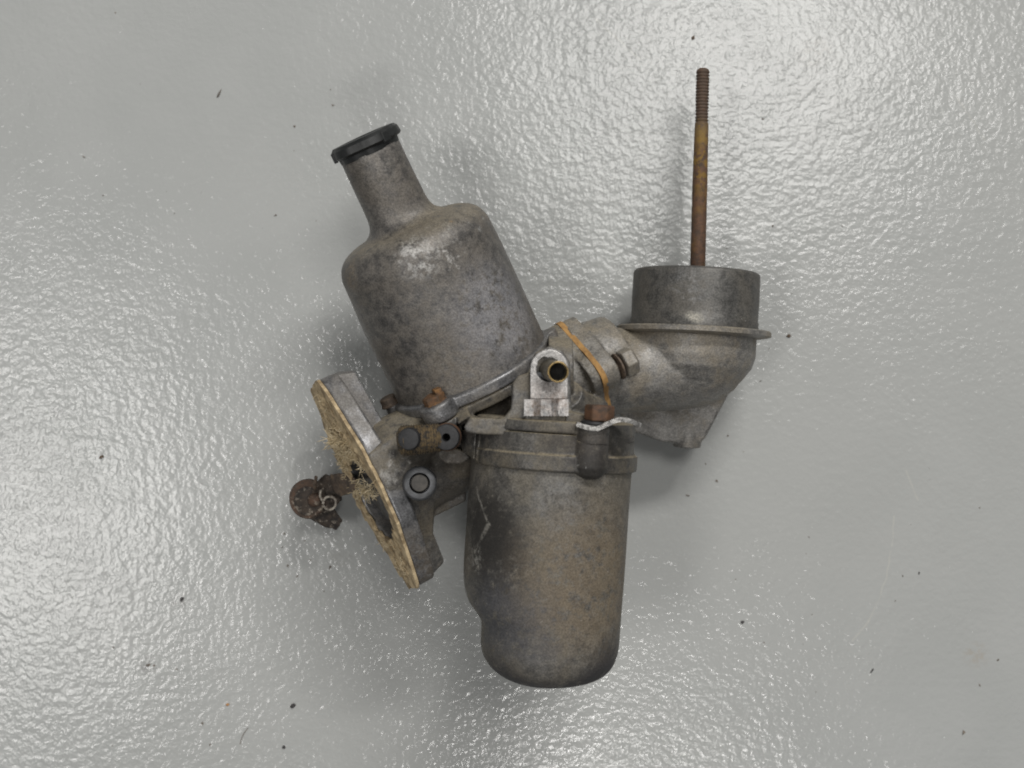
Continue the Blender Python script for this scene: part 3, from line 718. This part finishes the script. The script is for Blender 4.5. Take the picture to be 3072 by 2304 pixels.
# ------------------------------------------------------------------ grit on the floor
def crumb(px, py, r, mat, name, label, cat, stretch=1.0, ang=0.0, group=None):
    q = W(px, py, 0); rr = r * K(0) * .72
    bm = bmesh.new(); bmesh.ops.create_icosphere(bm, subdivisions=2, radius=1)
    for v in bm.verts:
        v.co *= 1 + .45 * noise.noise(v.co * 1.3 + Vector((px, py, 0)))
        v.co.x *= stretch * rr; v.co.y *= rr; v.co.z = max(-.55, v.co.z) * rr * .7 + rr * .38
    me = bpy.data.meshes.new(name)
    for v in bm.verts: v.co *= CM
    for f in bm.faces: f.smooth = True
    bm.to_mesh(me); bm.free(); me.materials.append(mat)
    o = bpy.data.objects.new(name, me); scene.collection.objects.link(o)
    o.location = (q.x * CM, q.y * CM, 0); o.rotation_euler = (0, 0, math.radians(ang))
    o["label"] = label; o["category"] = cat
    if group: o["group"] = group
    return o
M_crumb = plain("dark_grit", (.06, .054, .052), (.035, .034, .036), .8, 0, 2000, .02)
M_brown = plain("brown_grit", (.14, .095, .06), (.07, .05, .035), .85, 0, 2000, .02)
M_pale = plain("orange_grit", (.50, .25, .09), (.35, .17, .06), .85, 0, 2000, .02)
GR = "bits of dirt scattered on the floor"
crumb(219, 94, 1.6, plain("grey_brown_splinter", (.20, .18, .16), (.11, .10, .09), .8), "splinter", "thin grey-brown splinter lying above and left of the black cap", "splinter", 4.2, 62)
crumb(293, 705.5, 2.9, M_crumb, "grit_crumb", "largest near-black crumb, on the floor below the rusty lever", "dirt crumb", 1.4, 25, GR)
crumb(227.6, 704.5, 1.9, M_pale, "grit_crumb", "small orange crumb to the left of the black crumb", "dirt crumb", 1.3, 10, GR)
crumb(693, 38, 2.3, M_brown, "grit_crumb", "brown crumb on the floor above the tip of the rusty stud", "dirt crumb", 1.2, 60, GR)
crumb(742.4, 622, 2.0, M_crumb, "grit_crumb", "black crumb on the floor right of the float chamber's bottom", "dirt crumb", 1.3, 15, GR)
crumb(872, 670.6, 1.2, M_crumb, "grit_sliver", "dark sliver on the floor at the lower right", "dirt sliver", 3.2, 55, GR)
crumb(919, 573, 1.1, M_crumb, "grit_sliver", "tiny upright dark sliver near the right edge of the floor", "dirt sliver", 1.9, 80, GR)
crumb(788.5, 336, 2.2, M_brown, "grit_crumb", "brown crumb on the floor just right of the cup flange", "dirt crumb", 1.4, 5, GR)
crumb(284, 747, 2.2, M_crumb, "grit_crumb", "dark crumb near the lower edge, below the largest black crumb", "dirt crumb", 1.1, 0, GR)
crumb(101.6, 457, 2.2, M_brown, "grit_crumb", "dark brown crumb in the bright patch at the left", "dirt crumb", 1.6, 20, GR)
crumb(182, 599, 2.3, M_crumb, "grit_crumb", "dark smudge-like crumb on the floor at the lower left", "dirt crumb", 1.6, 50, GR)
tiny = MB()
spots = [(333, 105, 1.5), (294, 127, 1.3), (275, 215, 1.5), (84, 157, 1.5), (763, 119, 1.7), (842, 226, 1.3), (773, 226, 1.1), (148, 524, 1.2), (114, 647.5, 1.3), (149, 665, 1.9), (155, 666, 1.5), (202.5, 723, 1.4), (210.6, 744.5, 1),
         (979.7, 684.8, 1.5), (963.5, 731.7, 1.3), (998, 660, 1.1), (769.5, 348.7, 1.2), (760.5, 381, 1.2), (728, 435.8, 1.3), (717, 480.5, 1.6), (687, 495.5, 1.8), (706, 464, 1), (288, 566, 1.2), (305, 541, 1), (254, 672, .9), (176, 669, 1.3),
         (344, 478, .9), (284, 533, 1.3), (282, 547, 1), (297, 576, 1), (310, 560, 1.1), (764, 643, .9), (812, 614, .9), (803, 644, .8), (736, 579, .9), (809, 537, .9), (747, 738, 1), (816, 692, .9), (895, 601, .8), (331, 568, 1.7), (324, 592, 1)]
for i in range(36): spots.append((random.uniform(5, 1019), random.uniform(5, 763), random.uniform(.35, .8)))
for x, y, r in spots:
    q = W(x, y, 0); rr = r * K(0)
    tiny.hull([q + Vector((random.gauss(0, .62) * rr, random.gauss(0, .62) * rr, random.uniform(.01, .6) * rr)) for _ in range(9)])
tiny.build("floor_grit", plain("grey_brown_dust", (.20, .17, .14), (.10, .085, .07), .9), None, kind="stuff", label="fine specks of grit scattered over the grey floor", cat="grit", smooth=False)
# hair-thin fibre
hb = MB().tube(catmull([W(248, 728, .02), W(243, 735, .03), W(240, 744, .02)], 4), .010, 5)
hb.build("hair", M_brown, None, label="short curved dark hair on the floor near the bottom left", cat="hair")
